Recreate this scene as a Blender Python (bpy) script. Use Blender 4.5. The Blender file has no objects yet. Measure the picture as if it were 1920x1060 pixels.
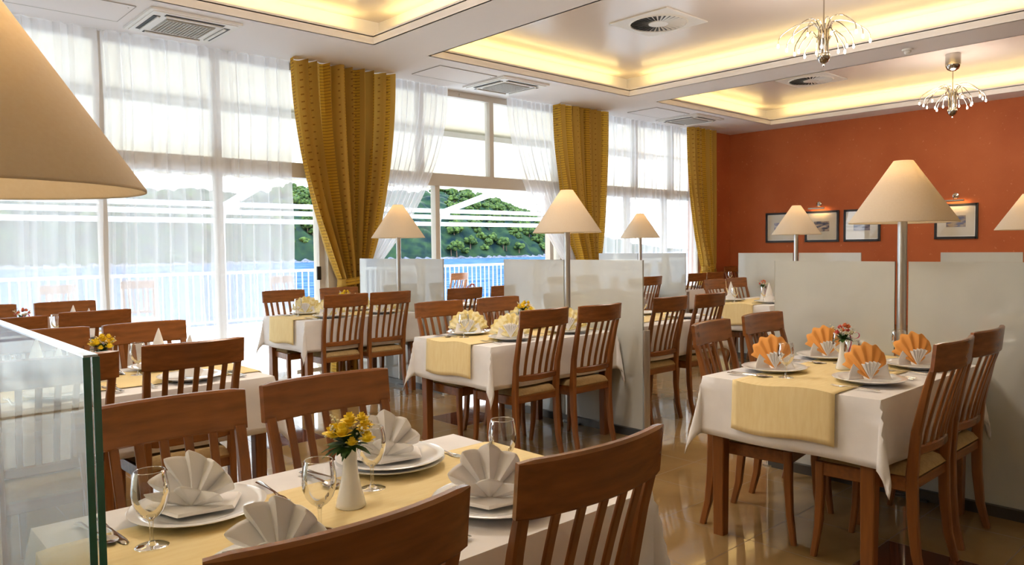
import bpy, math, random
from mathutils import Vector, Matrix
random.seed(7)
C = bpy.context.scene.collection
sc = bpy.context.scene
PI = math.pi
# ------------------------------------------------------------------ camera, world, sun, exposure
cd = bpy.data.cameras.new('camera'); cam = bpy.data.objects.new('camera', cd); C.objects.link(cam)
Fv = Vector((0.67721, 0.73430, -0.04678)).normalized()
Uv = Vector((0.04028, 0.02649, 0.99884)).normalized()
Rv = Fv.cross(Uv).normalized(); Uv = Rv.cross(Fv)
M = Matrix((Rv, Uv, -Fv)).transposed().to_4x4(); M.translation = Vector((0, 0, 1.38))
cam.matrix_world = M
cd.sensor_width = 36; cd.lens = 36*1411/1920; cd.clip_start = .05; cd.clip_end = 3000
sc.camera = cam
sc.view_settings.view_transform = 'Standard'; sc.view_settings.look = 'None'
sc.view_settings.exposure = 1.0; sc.view_settings.gamma = 1.0; sc.view_settings.use_curve_mapping = False
sc.cycles.use_denoising = True
sc.cycles.max_bounces = 9; sc.cycles.diffuse_bounces = 4; sc.cycles.glossy_bounces = 4
sc.cycles.transparent_max_bounces = 24; sc.cycles.caustics_reflective = False; sc.cycles.caustics_refractive = False
sc.cycles.sample_clamp_indirect = 6
W = bpy.data.worlds.new('world'); sc.world = W; W.use_nodes = True
wn = W.node_tree.nodes; wl = W.node_tree.links
bg = wn['Background']; bg.inputs[1].default_value = 3.6
tc = wn.new('ShaderNodeTexCoord'); sx = wn.new('ShaderNodeSeparateXYZ'); wl.new(tc.outputs['Generated'], sx.inputs[0])
rp = wn.new('ShaderNodeValToRGB'); wl.new(sx.outputs[2], rp.inputs[0]); wl.new(rp.outputs[0], bg.inputs[0])
rp.color_ramp.elements[0].position = 0.0; rp.color_ramp.elements[0].color = (.93, .97, 1, 1)
rp.color_ramp.elements[1].position = .7; rp.color_ramp.elements[1].color = (.55, .74, 1, 1)
def light(name, kind, loc, rot, energy, col, **kw):
    d = bpy.data.lights.new(name, kind); d.energy = energy; d.color = col
    for k, v in kw.items(): setattr(d, k, v)
    o = bpy.data.objects.new(name, d); C.objects.link(o); o.location = loc; o.rotation_euler = rot; return o
sun = light('sun', 'SUN', (0, 0, 30), (0, 0, 0), 4.2, (1, .95, .86), angle=.009)
sun.rotation_euler = Vector((.34, .79, .50)).to_track_quat('Z', 'Y').to_euler()
for i, (a, b) in enumerate([(-4.0, 4.2), (4.75, 8.15), (8.7, 11.7)]):      # light portals in the window bays
    o = light('portal', 'AREA', ((a+b)/2, 7.9, 1.7), (-PI/2, 0, 0), 1, (1, 1, 1), shape='RECTANGLE', size=b-a, size_y=3.3)
    o.data.cycles.is_portal = True
ZC, ZU = 3.408, 3.70
COVE = [(-3.05, .2), (.86, 4.14), (4.84, 8.18), (8.8, 12.0)]
CY0, CY1 = -.3, 6.48
WARM = (1, .76, .27)
for (a, b) in COVE:                                                          # cove strips lighting each ceiling recess
    for (x, y, l, rz) in (((a+b)/2, CY1+.08, b-a-.25, 0), ((a+b)/2, CY0-.08, b-a-.25, 0),
                          (a-.08, (CY0+CY1)/2, CY1-CY0-.3, PI/2), (b+.08, (CY0+CY1)/2, CY1-CY0-.3, PI/2)):
        light('cove_light', 'AREA', (x, y, 3.56), (PI, 0, rz), 1.0*l, WARM, shape='RECTANGLE', size=l, size_y=.05)

# ------------------------------------------------------------------ node materials
def mat(name, col=(.8, .8, .8), rough=.5, metal=0, spec=.5, **kw):
    m = bpy.data.materials.new(name); m.use_nodes = True
    b = m.node_tree.nodes['Principled BSDF']
    b.inputs['Base Color'].default_value = (*col, 1); b.inputs['Roughness'].default_value = rough
    b.inputs['Metallic'].default_value = metal; b.inputs['Specular IOR Level'].default_value = spec
    for k, v in kw.items(): b.inputs[k].default_value = v
    return m
def nt(m): return m.node_tree.nodes, m.node_tree.links, m.node_tree.nodes['Principled BSDF']
def noise_col(m, c1, c2, scale=5, stretch=(1, 1, 1), detail=4, lo=.35, hi=.65, coord='Object', bump=0, bscale=None):
    n, l, b = nt(m); t = n.new('ShaderNodeTexCoord'); mp = n.new('ShaderNodeMapping'); mp.inputs['Scale'].default_value = stretch
    l.new(t.outputs[coord], mp.inputs[0]); ns = n.new('ShaderNodeTexNoise'); ns.inputs['Scale'].default_value = scale; ns.inputs['Detail'].default_value = detail
    l.new(mp.outputs[0], ns.inputs[0]); r = n.new('ShaderNodeValToRGB'); l.new(ns.outputs[0], r.inputs[0])
    r.color_ramp.elements[0].position = lo; r.color_ramp.elements[0].color = (*c1, 1)
    r.color_ramp.elements[1].position = hi; r.color_ramp.elements[1].color = (*c2, 1)
    l.new(r.outputs[0], b.inputs['Base Color'])
    if bump:
        n2 = n.new('ShaderNodeTexNoise'); n2.inputs['Scale'].default_value = bscale or scale; l.new(mp.outputs[0], n2.inputs[0])
        bp = n.new('ShaderNodeBump'); bp.inputs['Strength'].default_value = bump; l.new(n2.outputs[0], bp.inputs['Height']); l.new(bp.outputs[0], b.inputs['Normal'])
    return m
def mathn(n, l, op, a, b=None, c=None):
    x = n.new('ShaderNodeMath'); x.operation = op
    for i, v in enumerate((a, b, c)):
        if v is None: continue
        if isinstance(v, (int, float)): x.inputs[i].default_value = v
        else: l.new(v, x.inputs[i])
    return x.outputs[0]
def emis(name, col, s):
    m = mat(name, col); b = nt(m)[2]; b.inputs['Emission Color'].default_value = (*col, 1); b.inputs['Emission Strength'].default_value = s; return m
def see_through(name, tint, alpha_face, gloss_rough=.02, body=None, body_a=0.0, blend=.35, edge=1.0):
    """clear glass skin: transparent, more mirror-like at grazing angles; optional milky body"""
    m = bpy.data.materials.new(name); m.use_nodes = True; n = m.node_tree.nodes; l = m.node_tree.links; n.clear()
    out = n.new('ShaderNodeOutputMaterial'); tr = n.new('ShaderNodeBsdfTransparent'); tr.inputs[0].default_value = (*tint, 1)
    gl = n.new('ShaderNodeBsdfGlossy'); gl.inputs['Roughness'].default_value = gloss_rough
    lw = n.new('ShaderNodeLayerWeight'); lw.inputs[0].default_value = blend
    f = mathn(n, l, 'MULTIPLY_ADD', lw.outputs['Fresnel'], edge, alpha_face)
    base = tr.outputs[0]
    if body:
        df = n.new('ShaderNodeBsdfDiffuse'); df.inputs[0].default_value = (*body, 1)
        tl = n.new('ShaderNodeBsdfTranslucent'); tl.inputs[0].default_value = (*body, 1)
        a = n.new('ShaderNodeAddShader') if False else n.new('ShaderNodeMixShader'); a.inputs[0].default_value = .5
        l.new(df.outputs[0], a.inputs[1]); l.new(tl.outputs[0], a.inputs[2])
        mb = n.new('ShaderNodeMixShader'); mb.inputs[0].default_value = body_a; l.new(tr.outputs[0], mb.inputs[1]); l.new(a.outputs[0], mb.inputs[2]); base = mb.outputs[0]
    mx = n.new('ShaderNodeMixShader'); l.new(f, mx.inputs[0]); l.new(base, mx.inputs[1]); l.new(gl.outputs[0], mx.inputs[2])
    l.new(mx.outputs[0], out.inputs[0]); return m

wood = noise_col(mat('cherry_wood', rough=.28, spec=.5), (.19, .065, .016), (.30, .105, .024), 3, (14, 14, 1.4), 5, .3, .7)
wood_h = noise_col(mat('cherry_wood_cross', rough=.26, spec=.5), (.20, .068, .017), (.32, .112, .026), 3, (1.6, 14, 14), 5, .3, .7)
seatfab = noise_col(mat('tan_seat_fabric', rough=.95, spec=.1), (.40, .27, .12), (.50, .35, .17), 60, (1, 1, 1), 3, .3, .7, bump=.2)
linen = noise_col(mat('white_linen', rough=.9, spec=.15), (.86, .85, .86), (.92, .91, .92), 9, (1, 1, 1), 4, .3, .7, bump=.12, bscale=180)
linen_n = mat('white_napkin_linen', (.92, .90, .89), .9, spec=.15)
runner_m = noise_col(mat('yellow_runner_linen', rough=.9, spec=.1), (.90, .72, .37), (.96, .80, .46), 12, (1, 6, 1), 4, .3, .7, bump=.15, bscale=150)
nap_or = mat('orange_napkin_paper', (.95, .45, .13), .85, spec=.1)
nap_cr = noise_col(mat('cream_napkin_floral', rough=.85, spec=.1), (.90, .82, .52), (.78, .64, .26), 30, (1, 1, 1), 2, .47, .55)
china = mat('white_china', (.88, .89, .90), .08, spec=.6)
steel = mat('brushed_steel', (.62, .60, .57), .3, 1)
chrome = mat('chrome', (.50, .46, .42), .10, 1)
cutl = mat('cutlery_steel', (.6, .57, .53), .16, 1)
wglass = see_through('clear_glass', (.975, .98, .975), .035, .015, blend=.30, edge=.9)
rimglass = see_through('glass_rim', (.97, .98, .97), .40, .05, blend=.3, edge=.5)
pane_m = see_through('window_glass', (.97, .985, .98), .02, .01, blend=.12, edge=.6)
milky = see_through('milky_glass', (.95, .97, .96), .006, .03, (.70, .72, .68), .07, .2, .2)
frost = noise_col(mat('frosted_glass', rough=.035, spec=.9), (.56, .58, .555), (.60, .62, .59), 3)
edge_g = mat('green_glass_edge', (.02, .16, .11), .12, spec=.8)
rail_dark = mat('dark_steel_channel', (.10, .095, .09), .35, .8)
shade_m = noise_col(mat('linen_lamp_shade', rough=.9, spec=.1), (.84, .77, .66), (.87, .81, .71), 120, (1, 1, 1), 2)
n_, l_, b_ = nt(shade_m); tl_ = n_.new('ShaderNodeBsdfTranslucent'); tl_.inputs[0].default_value = (.88, .74, .52, 1)
mx_ = n_.new('ShaderNodeMixShader'); mx_.inputs[0].default_value = .35; l_.new(b_.outputs[0], mx_.inputs[1]); l_.new(tl_.outputs[0], mx_.inputs[2]); l_.new(mx_.outputs[0], n_['Material Output'].inputs[0])
plaster = mat('white_plaster', (.87, .84, .845), .8, spec=.2)
stretchc = mat('satin_coffer_ceiling', (.76, .68, .63), .22, spec=.35)
cream_w = mat('cream_wall_paint', (.72, .66, .56), .8, spec=.2)
frame_m = mat('beige_window_aluminium', (.62, .56, .48), .45, spec=.4)
white_p = mat('white_powder_coat', (.90, .90, .88), .5)
plas = mat('white_plastic', (.82, .80, .77), .45)
dark = mat('dark_slot', (.03, .03, .03), .6)
black = mat('black_frame_wood', (.012, .010, .010), .35)
bulb_m = emis('lit_bulb', (1, .88, .66), 9)
lampb = emis('lamp_bulb_warm', (1, .75, .42), 4)
strip_m = emis('warm_led_strip', (1, .74, .36), .8)
green1 = noise_col(mat('leaf_green', rough=.6), (.02, .07, .015), (.06, .15, .03), 20)
yel = noise_col(mat('yellow_rose_petal', rough=.6), (.92, .62, .02), (.97, .80, .06), 30)
pinkf = mat('pink_rose_petal', (.80, .16, .14), .6); orf = mat('coral_rose_petal', (.88, .28, .12), .6); whf = mat('white_blossom', (.85, .82, .62), .6)
ribbon = mat('pink_ribbon', (.75, .05, .22), .35)

orange = mat('orange_wall_paint', (.5, .1, .03), .62, spec=.25)
n_, l_, b_ = nt(orange); t_ = n_.new('ShaderNodeTexCoord')
na = n_.new('ShaderNodeTexNoise'); na.inputs['Scale'].default_value = 1.3; na.inputs['Detail'].default_value = 6; l_.new(t_.outputs['Object'], na.inputs[0])
ra = n_.new('ShaderNodeValToRGB'); l_.new(na.outputs[0], ra.inputs[0]); ra.color_ramp.elements[0].position = .3; ra.color_ramp.elements[0].color = (.44, .105, .032, 1)
ra.color_ramp.elements[1].position = .7; ra.color_ramp.elements[1].color = (.53, .145, .048, 1)
nb = n_.new('ShaderNodeTexNoise'); nb.inputs['Scale'].default_value = 22; nb.inputs['Detail'].default_value = 3; l_.new(t_.outputs['Object'], nb.inputs[0])
rb = n_.new('ShaderNodeValToRGB'); l_.new(nb.outputs[0], rb.inputs[0]); rb.color_ramp.elements[0].position = .66; rb.color_ramp.elements[0].color = (0, 0, 0, 1); rb.color_ramp.elements[1].position = .74; rb.color_ramp.elements[1].color = (.55, .55, .55, 1)
mc = n_.new('ShaderNodeMix'); mc.data_type = 'RGBA'; l_.new(rb.outputs[0], mc.inputs[0]); l_.new(ra.outputs[0], mc.inputs[6]); mc.inputs[7].default_value = (.72, .30, .15, 1); l_.new(mc.outputs[2], b_.inputs['Base Color'])

def tile_mat(name, c1, c2, T=.45):
    m = mat(name, rough=.07, spec=.7); n, l, b = nt(m); t = n.new('ShaderNodeTexCoord'); s = n.new('ShaderNodeSeparateXYZ'); l.new(t.outputs['Object'], s.inputs[0])
    g = None
    for i in (0, 1):
        f = mathn(n, l, 'FRACT', mathn(n, l, 'DIVIDE', s.outputs[i], T)); f = mathn(n, l, 'ABSOLUTE', mathn(n, l, 'SUBTRACT', f, .5)); f = mathn(n, l, 'GREATER_THAN', f, .4945)
        g = f if g is None else mathn(n, l, 'MAXIMUM', g, f)
    ns = n.new('ShaderNodeTexNoise'); ns.inputs['Scale'].default_value = 2.2; ns.inputs['Detail'].default_value = 8; l.new(t.outputs['Object'], ns.inputs[0])
    r = n.new('ShaderNodeValToRGB'); l.new(ns.outputs[0], r.inputs[0]); r.color_ramp.elements[0].position = .35; r.color_ramp.elements[0].color = (*c1, 1); r.color_ramp.elements[1].position = .7; r.color_ramp.elements[1].color = (*c2, 1)
    mx = n.new('ShaderNodeMix'); mx.data_type = 'RGBA'; l.new(g, mx.inputs[0]); l.new(r.outputs[0], mx.inputs[6]); mx.inputs[7].default_value = (.16, .10, .05, 1); l.new(mx.outputs[2], b.inputs['Base Color'])
    ro = mathn(n, l, 'MULTIPLY_ADD', g, .4, .06); l.new(ro, b.inputs['Roughness']); return m
tile1 = tile_mat('polished_ochre_tile', (.27, .17, .065), (.38, .25, .11)); tile2 = tile_mat('maroon_accent_tile', (.10, .035, .02), (.14, .05, .03))

gold = mat('gold_curtain_fabric', (.5, .3, .05), .75, spec=.2)
n_, l_, b_ = nt(gold); uv = n_.new('ShaderNodeUVMap'); s_ = n_.new('ShaderNodeSeparateXYZ'); l_.new(uv.outputs[0], s_.inputs[0])
fu = mathn(n_, l_, 'FRACT', mathn(n_, l_, 'MULTIPLY', s_.outputs[0], 11.0)); fv = mathn(n_, l_, 'FRACT', mathn(n_, l_, 'MULTIPLY', s_.outputs[1], 13.0))
du = mathn(n_, l_, 'ABSOLUTE', mathn(n_, l_, 'SUBTRACT', fu, .5)); dv = mathn(n_, l_, 'ABSOLUTE', mathn(n_, l_, 'SUBTRACT', fv, .5))
dot = mathn(n_, l_, 'MULTIPLY', mathn(n_, l_, 'LESS_THAN', du, .075), mathn(n_, l_, 'LESS_THAN', dv, .09))
fu2 = mathn(n_, l_, 'FRACT', mathn(n_, l_, 'MULTIPLY', s_.outputs[0], 3.2)); fv2 = mathn(n_, l_, 'FRACT', mathn(n_, l_, 'MULTIPLY', s_.outputs[1], 30.0))
ln = mathn(n_, l_, 'MULTIPLY', mathn(n_, l_, 'LESS_THAN', fu2, .3), mathn(n_, l_, 'LESS_THAN', fv2, .22))
band = mathn(n_, l_, 'LESS_THAN', fu2, .3)
c1 = n_.new('ShaderNodeMix'); c1.data_type = 'RGBA'; l_.new(band, c1.inputs[0]); c1.inputs[6].default_value = (.60, .37, .075, 1); c1.inputs[7].default_value = (.66, .39, .04, 1)
pt = mathn(n_, l_, 'MAXIMUM', dot, ln)
c2 = n_.new('ShaderNodeMix'); c2.data_type = 'RGBA'; l_.new(pt, c2.inputs[0]); l_.new(c1.outputs[2], c2.inputs[6]); c2.inputs[7].default_value = (.33, .16, .03, 1)
l_.new(c2.outputs[2], b_.inputs['Base Color']); tl_ = n_.new('ShaderNodeBsdfTranslucent'); l_.new(c2.outputs[2], tl_.inputs[0])
mx_ = n_.new('ShaderNodeMixShader'); mx_.inputs[0].default_value = .3; l_.new(b_.outputs[0], mx_.inputs[1]); l_.new(tl_.outputs[0], mx_.inputs[2]); l_.new(mx_.outputs[0], n_['Material Output'].inputs[0])

def sheer_mat():
    m = bpy.data.materials.new('white_sheer_voile'); m.use_nodes = True; n = m.node_tree.nodes; l = m.node_tree.links; n.clear()
    out = n.new('ShaderNodeOutputMaterial'); tr = n.new('ShaderNodeBsdfTransparent'); df = n.new('ShaderNodeBsdfDiffuse'); tl = n.new('ShaderNodeBsdfTranslucent')
    df.inputs[0].default_value = (.92, .92, .94, 1); tl.inputs[0].default_value = (.93, .93, .96, 1)
    a = n.new('ShaderNodeMixShader'); a.inputs[0].default_value = .55; l.new(df.outputs[0], a.inputs[1]); l.new(tl.outputs[0], a.inputs[2])
    lw = n.new('ShaderNodeLayerWeight'); lw.inputs[0].default_value = .5
    f = mathn(n, l, 'MULTIPLY_ADD', lw.outputs['Facing'], .36, .56)
    mx = n.new('ShaderNodeMixShader'); l.new(f, mx.inputs[0]); l.new(tr.outputs[0], mx.inputs[1]); l.new(a.outputs[0], mx.inputs[2]); l.new(mx.outputs[0], out.inputs[0]); return m
sheer = sheer_mat()
awn = mat('cream_awning_canvas', (.86, .82, .72), .9, spec=.1)
n_, l_, b_ = nt(awn); tl_ = n_.new('ShaderNodeBsdfTranslucent'); tl_.inputs[0].default_value = (.95, .90, .78, 1)
mx_ = n_.new('ShaderNodeMixShader'); mx_.inputs[0].default_value = .13; l_.new(b_.outputs[0], mx_.inputs[1]); l_.new(tl_.outputs[0], mx_.inputs[2]); l_.new(mx_.outputs[0], n_['Material Output'].inputs[0])

# ------------------------------------------------------------------ mesh helpers
class MB:
    def __init__(s): s.v = []; s.f = []; s.uv = []; s.mi = []
    def add(s, vs, fs, uvs=None, mi=0):
        o = len(s.v); s.v += [tuple(v) for v in vs]
        for k, f in enumerate(fs): s.f.append([i+o for i in f]); s.uv.append(uvs[k] if uvs else None); s.mi.append(mi)
        return s
    def box(s, a, b, mi=0, ch=0):
        (x0, y0, z0), (x1, y1, z1) = a, b
        if ch:
            return s.sweep([((x0+x1)/2, (y0+y1)/2, z0), ((x0+x1)/2, (y0+y1)/2, z1)], [(x1-x0, y1-y0)]*2, ch=ch, up=(0, 1, 0), mi=mi)
        v = [(x, y, z) for z in (z0, z1) for y in (y0, y1) for x in (x0, x1)]
        return s.add(v, [(0, 2, 3, 1), (4, 5, 7, 6), (0, 1, 5, 4), (2, 6, 7, 3), (0, 4, 6, 2), (1, 3, 7, 5)], mi=mi)
    def sweep(s, path, sizes, ch=.004, up=(0, 1, 0), mi=0):
        """rounded-rectangle section (w across, d along up) swept on a path"""
        P = [Vector(p) for p in path]; rings = []; up = Vector(up)
        for i, p in enumerate(P):
            t = (P[min(i+1, len(P)-1)]-P[max(i-1, 0)]).normalized(); sd = t.cross(up).normalized(); u2 = sd.cross(t).normalized()
            w, d = sizes[i][0]/2, sizes[i][1]/2; c = min(ch, w*.9, d*.9)
            sec = [(w-c, -d), (w, -d+c), (w, d-c), (w-c, d), (-w+c, d), (-w, d-c), (-w, -d+c), (-w+c, -d)]
            rings.append([p+sd*a+u2*b for a, b in sec])
        return s.loft(rings, mi=mi)
    def loft(s, rings, closed=True, caps=True, mi=0):
        n = len(rings[0]); vs = [v for r in rings for v in r]; fs = []
        for i in range(len(rings)-1):
            for j in range(n if closed else n-1):
                k = (j+1) % n; fs.append((i*n+j, i*n+k, (i+1)*n+k, (i+1)*n+j))
        if caps and closed: fs.append(tuple(range(n-1, -1, -1))); fs.append(tuple((len(rings)-1)*n+j for j in range(n)))
        return s.add(vs, fs, mi=mi)
    def tube(s, path, r, n=8, mi=0):
        P = [Vector(p) for p in path]; rings = []; ref = None
        for i, p in enumerate(P):
            t = (P[min(i+1, len(P)-1)]-P[max(i-1, 0)]).normalized()
            if ref is None: ref = Vector((0, 0, 1)) if abs(t.z) < .9 else Vector((1, 0, 0))
            a = t.cross(ref).normalized(); b = a.cross(t).normalized(); ref = b
            rr = r[i] if isinstance(r, (list, tuple)) else r
            rings.append([p+a*rr*math.cos(2*PI*k/n)+b*rr*math.sin(2*PI*k/n) for k in range(n)])
        return s.loft(rings, mi=mi)
    def lathe(s, prof, n=32, c=(0, 0, 0), caps=False, mi=0):
        rings = [[(c[0]+r*math.cos(2*PI*k/n), c[1]+r*math.sin(2*PI*k/n), c[2]+z) for k in range(n)] for r, z in prof]
        return s.loft(rings, caps=caps, mi=mi)
    def grid(s, fn, nu, nv, uvf=None, mi=0):
        vs = [fn(i/nu, j/nv) for j in range(nv+1) for i in range(nu+1)]; fs = []; uvs = []
        for j in range(nv):
            for i in range(nu):
                a = j*(nu+1)+i; fs.append((a, a+1, a+nu+2, a+nu+1))
                if uvf: uvs.append([uvf(i/nu, j/nv), uvf((i+1)/nu, j/nv), uvf((i+1)/nu, (j+1)/nv), uvf(i/nu, (j+1)/nv)])
        return s.add(vs, fs, uvs if uvf else None, mi=mi)
    def ball(s, c, r, n=10, sq=(1, 1, 1), mi=0):
        rings = [[(c[0]+r*sq[0]*math.sin(a)*math.cos(2*PI*k/n), c[1]+r*sq[1]*math.sin(a)*math.sin(2*PI*k/n), c[2]-r*sq[2]*math.cos(a)) for k in range(n)] for a in [PI*(.02+.96*i/6) for i in range(7)]]
        return s.loft(rings, mi=mi)
def obj(name, mb, m, parent=None, smooth=True, ang=35):
    me = bpy.data.meshes.new(name); me.from_pydata(mb.v, [], mb.f)
    for x in (m if isinstance(m, (list, tuple)) else [m]): me.materials.append(x)
    if any(mb.mi): me.polygons.foreach_set('material_index', mb.mi)
    if any(u is not None for u in mb.uv):
        L = me.uv_layers.new(name='UVMap'); k = 0
        for f, u in zip(mb.f, mb.uv):
            for i in range(len(f)):
                L.data[k].uv = u[i] if u else (0, 0); k += 1
    me.validate(); me.update()
    if smooth: me.shade_smooth(); me.set_sharp_from_angle(angle=math.radians(ang))
    o = bpy.data.objects.new(name, me); C.objects.link(o)
    if parent: o.parent = parent
    return o
def tag(o, label=None, cat=None, group=None, kind=None):
    if label: o['label'] = label
    if cat: o['category'] = cat
    if group: o['group'] = group
    if kind: o['kind'] = kind
    return o
def thing(name, label, cat, loc=(0, 0, 0), rz=0, group=None):
    o = bpy.data.objects.new(name, None); C.objects.link(o); o.empty_display_size = .1
    o.location = loc; o.rotation_euler = (0, 0, rz); return tag(o, label, cat, group)
def kids(o): return KIDS.get(o, [])
def solidify(o, t, off=0):
    md = o.modifiers.new('thickness', 'SOLIDIFY'); md.thickness = t; md.offset = off; return o
def dup(root, label, loc, rz=0, group=None, name=None, scale=None):
    r = root.copy(); C.objects.link(r); r.location = loc; r.rotation_euler = (0, 0, rz)
    if name: r.name = name
    if scale: r.scale = scale
    tag(r, label, None, group)
    for ch in list(root.children):
        c = ch.copy(); C.objects.link(c); c.parent = r
        for g in list(ch.children): d = g.copy(); C.objects.link(d); d.parent = c
    return r
used = {}
def place(kind, maker, name, label, loc, rz=0, group=None, scale=None):
    """first time: the maker's own thing is moved into place; later a copy of it"""
    if kind not in used:
        o = maker(); used[kind] = o; o.location = loc; o.rotation_euler = (0, 0, rz); tag(o, label, None, group)
        if scale: o.scale = scale
        return o
    return dup(used[kind], label, loc, rz, group, scale=scale)
def struct(name, mb, m, parent=None, smooth=False):
    o = obj(name, mb, m, parent, smooth)
    if not parent: o['kind'] = 'structure'
    return o

# ------------------------------------------------------------------ room shell
X0, X1, Y0, YW = -4.2, 12.5, -3.2, 7.75
T = .45; b = MB(); acc = {(7, 2), (8, 10), (7, 15), (14, 7), (20, 12), (5, 11), (2, 14)}
i0, i1, j0, j1 = -10, 28, -8, 18
for i in range(i0, i1):
    for j in range(j0, j1):
        x, y = i*T, j*T
        b.add([(x, y, 0), (x+T, y, 0), (x+T, y+T, 0), (x, y+T, 0)], [(0, 1, 2, 3)], mi=1 if (i, j) in acc else 0)
struct('floor', b, [tile1, tile2])
# ceiling: lower slab with recesses, lip, cavity, upper panel
b = MB(); xs = [X0-.3] + [v for ab in COVE for v in ab] + [X1+.3]; ys = [Y0-.3, CY0, CY1, 7.62]
for i in range(len(xs)-1):
    for j in range(3):
        if i % 2 == 1 and j == 1: continue
        b.add([(xs[i], ys[j], ZC), (xs[i], ys[j+1], ZC), (xs[i+1], ys[j+1], ZC), (xs[i+1], ys[j], ZC)], [(0, 1, 2, 3)])
LH, LW = .10, .20
for (a, c) in COVE:
    for off, z0, z1 in ((0, ZC, ZC+LH),):
        b.box((a-.02, CY0-.02, z0), (a, CY1+.02, z1)); b.box((c, CY0-.02, z0), (c+.02, CY1+.02, z1)); b.box((a, CY0-.02, z0), (c, CY0, z1)); b.box((a, CY1, z0), (c, CY1+.02, z1))
    A, B_, Cc, D = a-LW, c+LW, CY0-LW, CY1+LW; zl = ZC+.07
    for r in (((A, Cc, zl), (a, D, zl+.01)), ((c, Cc, zl), (B_, D, zl+.01)), ((a, Cc, zl), (c, CY0, zl+.01)), ((a, CY1, zl), (c, D, zl+.01))): b.box(*r)
    for r in (((A-.02, Cc, zl), (A, D, ZU)), ((B_, Cc, zl), (B_+.02, D, ZU)), ((A, Cc-.02, zl), (B_, Cc, ZU)), ((A, D, zl), (B_, D+.02, ZU))): b.box(*r)
struct('ceiling', b, plaster)
b = MB()
for (a, c) in COVE: b.box((a-LW, CY0-LW, ZU), (c+LW, CY1+LW, ZU+.04))
struct('ceiling_panel', b, stretchc)
b = MB(); b.box((X0-.4, Y0-.4, 3.86), (X1+.4, 8.0, 4.0)); b.box((X0-.4, 7.62, 3.408), (X1+.4, 7.70, 3.86)); struct('ceiling_slab', b, plaster)
b = MB()
for (a, c) in COVE:
    for r in (((a+.15, CY1+.06, 3.49), (c-.15, CY1+.09, 3.51)), ((a+.15, CY0-.09, 3.49), (c-.15, CY0-.06, 3.51)), ((a-.09, CY0+.15, 3.49), (a-.06, CY1-.15, 3.51)), ((c+.06, CY0+.15, 3.49), (c+.09, CY1-.15, 3.51))): b.box(*r)
struct('trim_1', b, strip_m)
b = MB(); b.box((X1, Y0-.2, 0), (X1+.2, 8.0, 3.9)); struct('wall_back', b, orange)
b = MB(); b.box((X0-.2, Y0-.2, 0), (X0, 8.0, 3.9)); struct('wall_front', b, cream_w)
b = MB(); b.box((X0, Y0-.2, 0), (X1, Y0, 3.9)); struct('wall_right', b, cream_w)
b = MB(); b.box((X1-.02, Y0, 0), (X1, 7.6, .09)); struct('baseboard_back', b, wood_h)
# window wall: pillars and the orange return by the corner
b = MB()
for (a, c) in ((4.22, 4.75), (8.15, 8.7)): b.box((a, 7.62, 0), (c, 7.95, 3.5))
struct('wall_left', b, cream_w)
b = MB(); b.box((11.72, 7.56, 0), (12.5, 7.95, 3.45)); struct('wall_left_return', b, orange)
def window(k, x0, x1, lower, upper, open_from=None):
    """aluminium frame with transom; lower / upper list the upright positions"""
    b = MB(); y0, y1 = 7.70, 7.80
    b.box((x0, y0, 3.33), (x1, y1, 3.43)); b.box((x0, y0-.03, 2.17), (x1, y1, 2.33)); b.box((x0, y0, 0), (x1, y1, .05))
    for x in lower: b.box((x-.035, y0, .05), (x+.035, y1, 2.17))
    for x in upper: b.box((x-.035, y0, 2.33), (x+.035, y1, 3.33))
    for x in (x0+.03, x1-.03): b.box((x-.035, y0, 0), (x+.035, y1, 3.4))
    o = struct('window_%d' % k, b, frame_m)
    g = MB(); g.box((x0, 7.75, 2.3), (x1, 7.755, 3.36)); obj('pane', g, pane_m, o, False)
    segs = sorted([x0+.03]+lower+[x1-.03])
    for a, c in zip(segs, segs[1:]):
        if open_from and a >= open_from[0]-.01 and c <= open_from[1]+.01: continue
        g = MB(); g.box((a, 7.75, .04), (c, 7.755, 2.2)); obj('pane', g, pane_m, o, False)
    return o
window(1, -4.2, 4.22, [-2.0, -.1, 1.0, 1.97, 3.05], [-2.0, 0, 1.97, 3.05])
w2 = window(2, 4.75, 8.15, [5.83, 7.9], [5.6, 6.76], (5.8, 7.95))
h = MB(); h.box((6.0, 7.68, 2.19), (6.12, 7.70, 2.215)); h.box((6.55, 7.68, 2.19), (6.67, 7.70, 2.215)); h.box((6.2, 7.68, 3.35), (6.23, 7.71, 3.38)); obj('window_latch', h, frame_m, w2)
window(3, 8.7, 11.72, [9.7, 10.7], [9.9, 10.9])
h = MB(); h.sweep([(4.13, 7.67, 1.04), (4.13, 7.67, 1.19)], [(.05, .03)]*2, .008); hd = obj('door_handle', h, black); tag(hd, 'black handle on the door frame left of the large gold curtain', 'door handle')
s = MB(); s.box((-4.2, 7.45, 0), (4.22, 7.70, .012)); s.box((4.75, 7.45, 0), (8.15, 7.70, .012)); s.box((8.7, 7.45, 0), (11.72, 7.70, .012)); struct('trim_2', s, frame_m)
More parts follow.
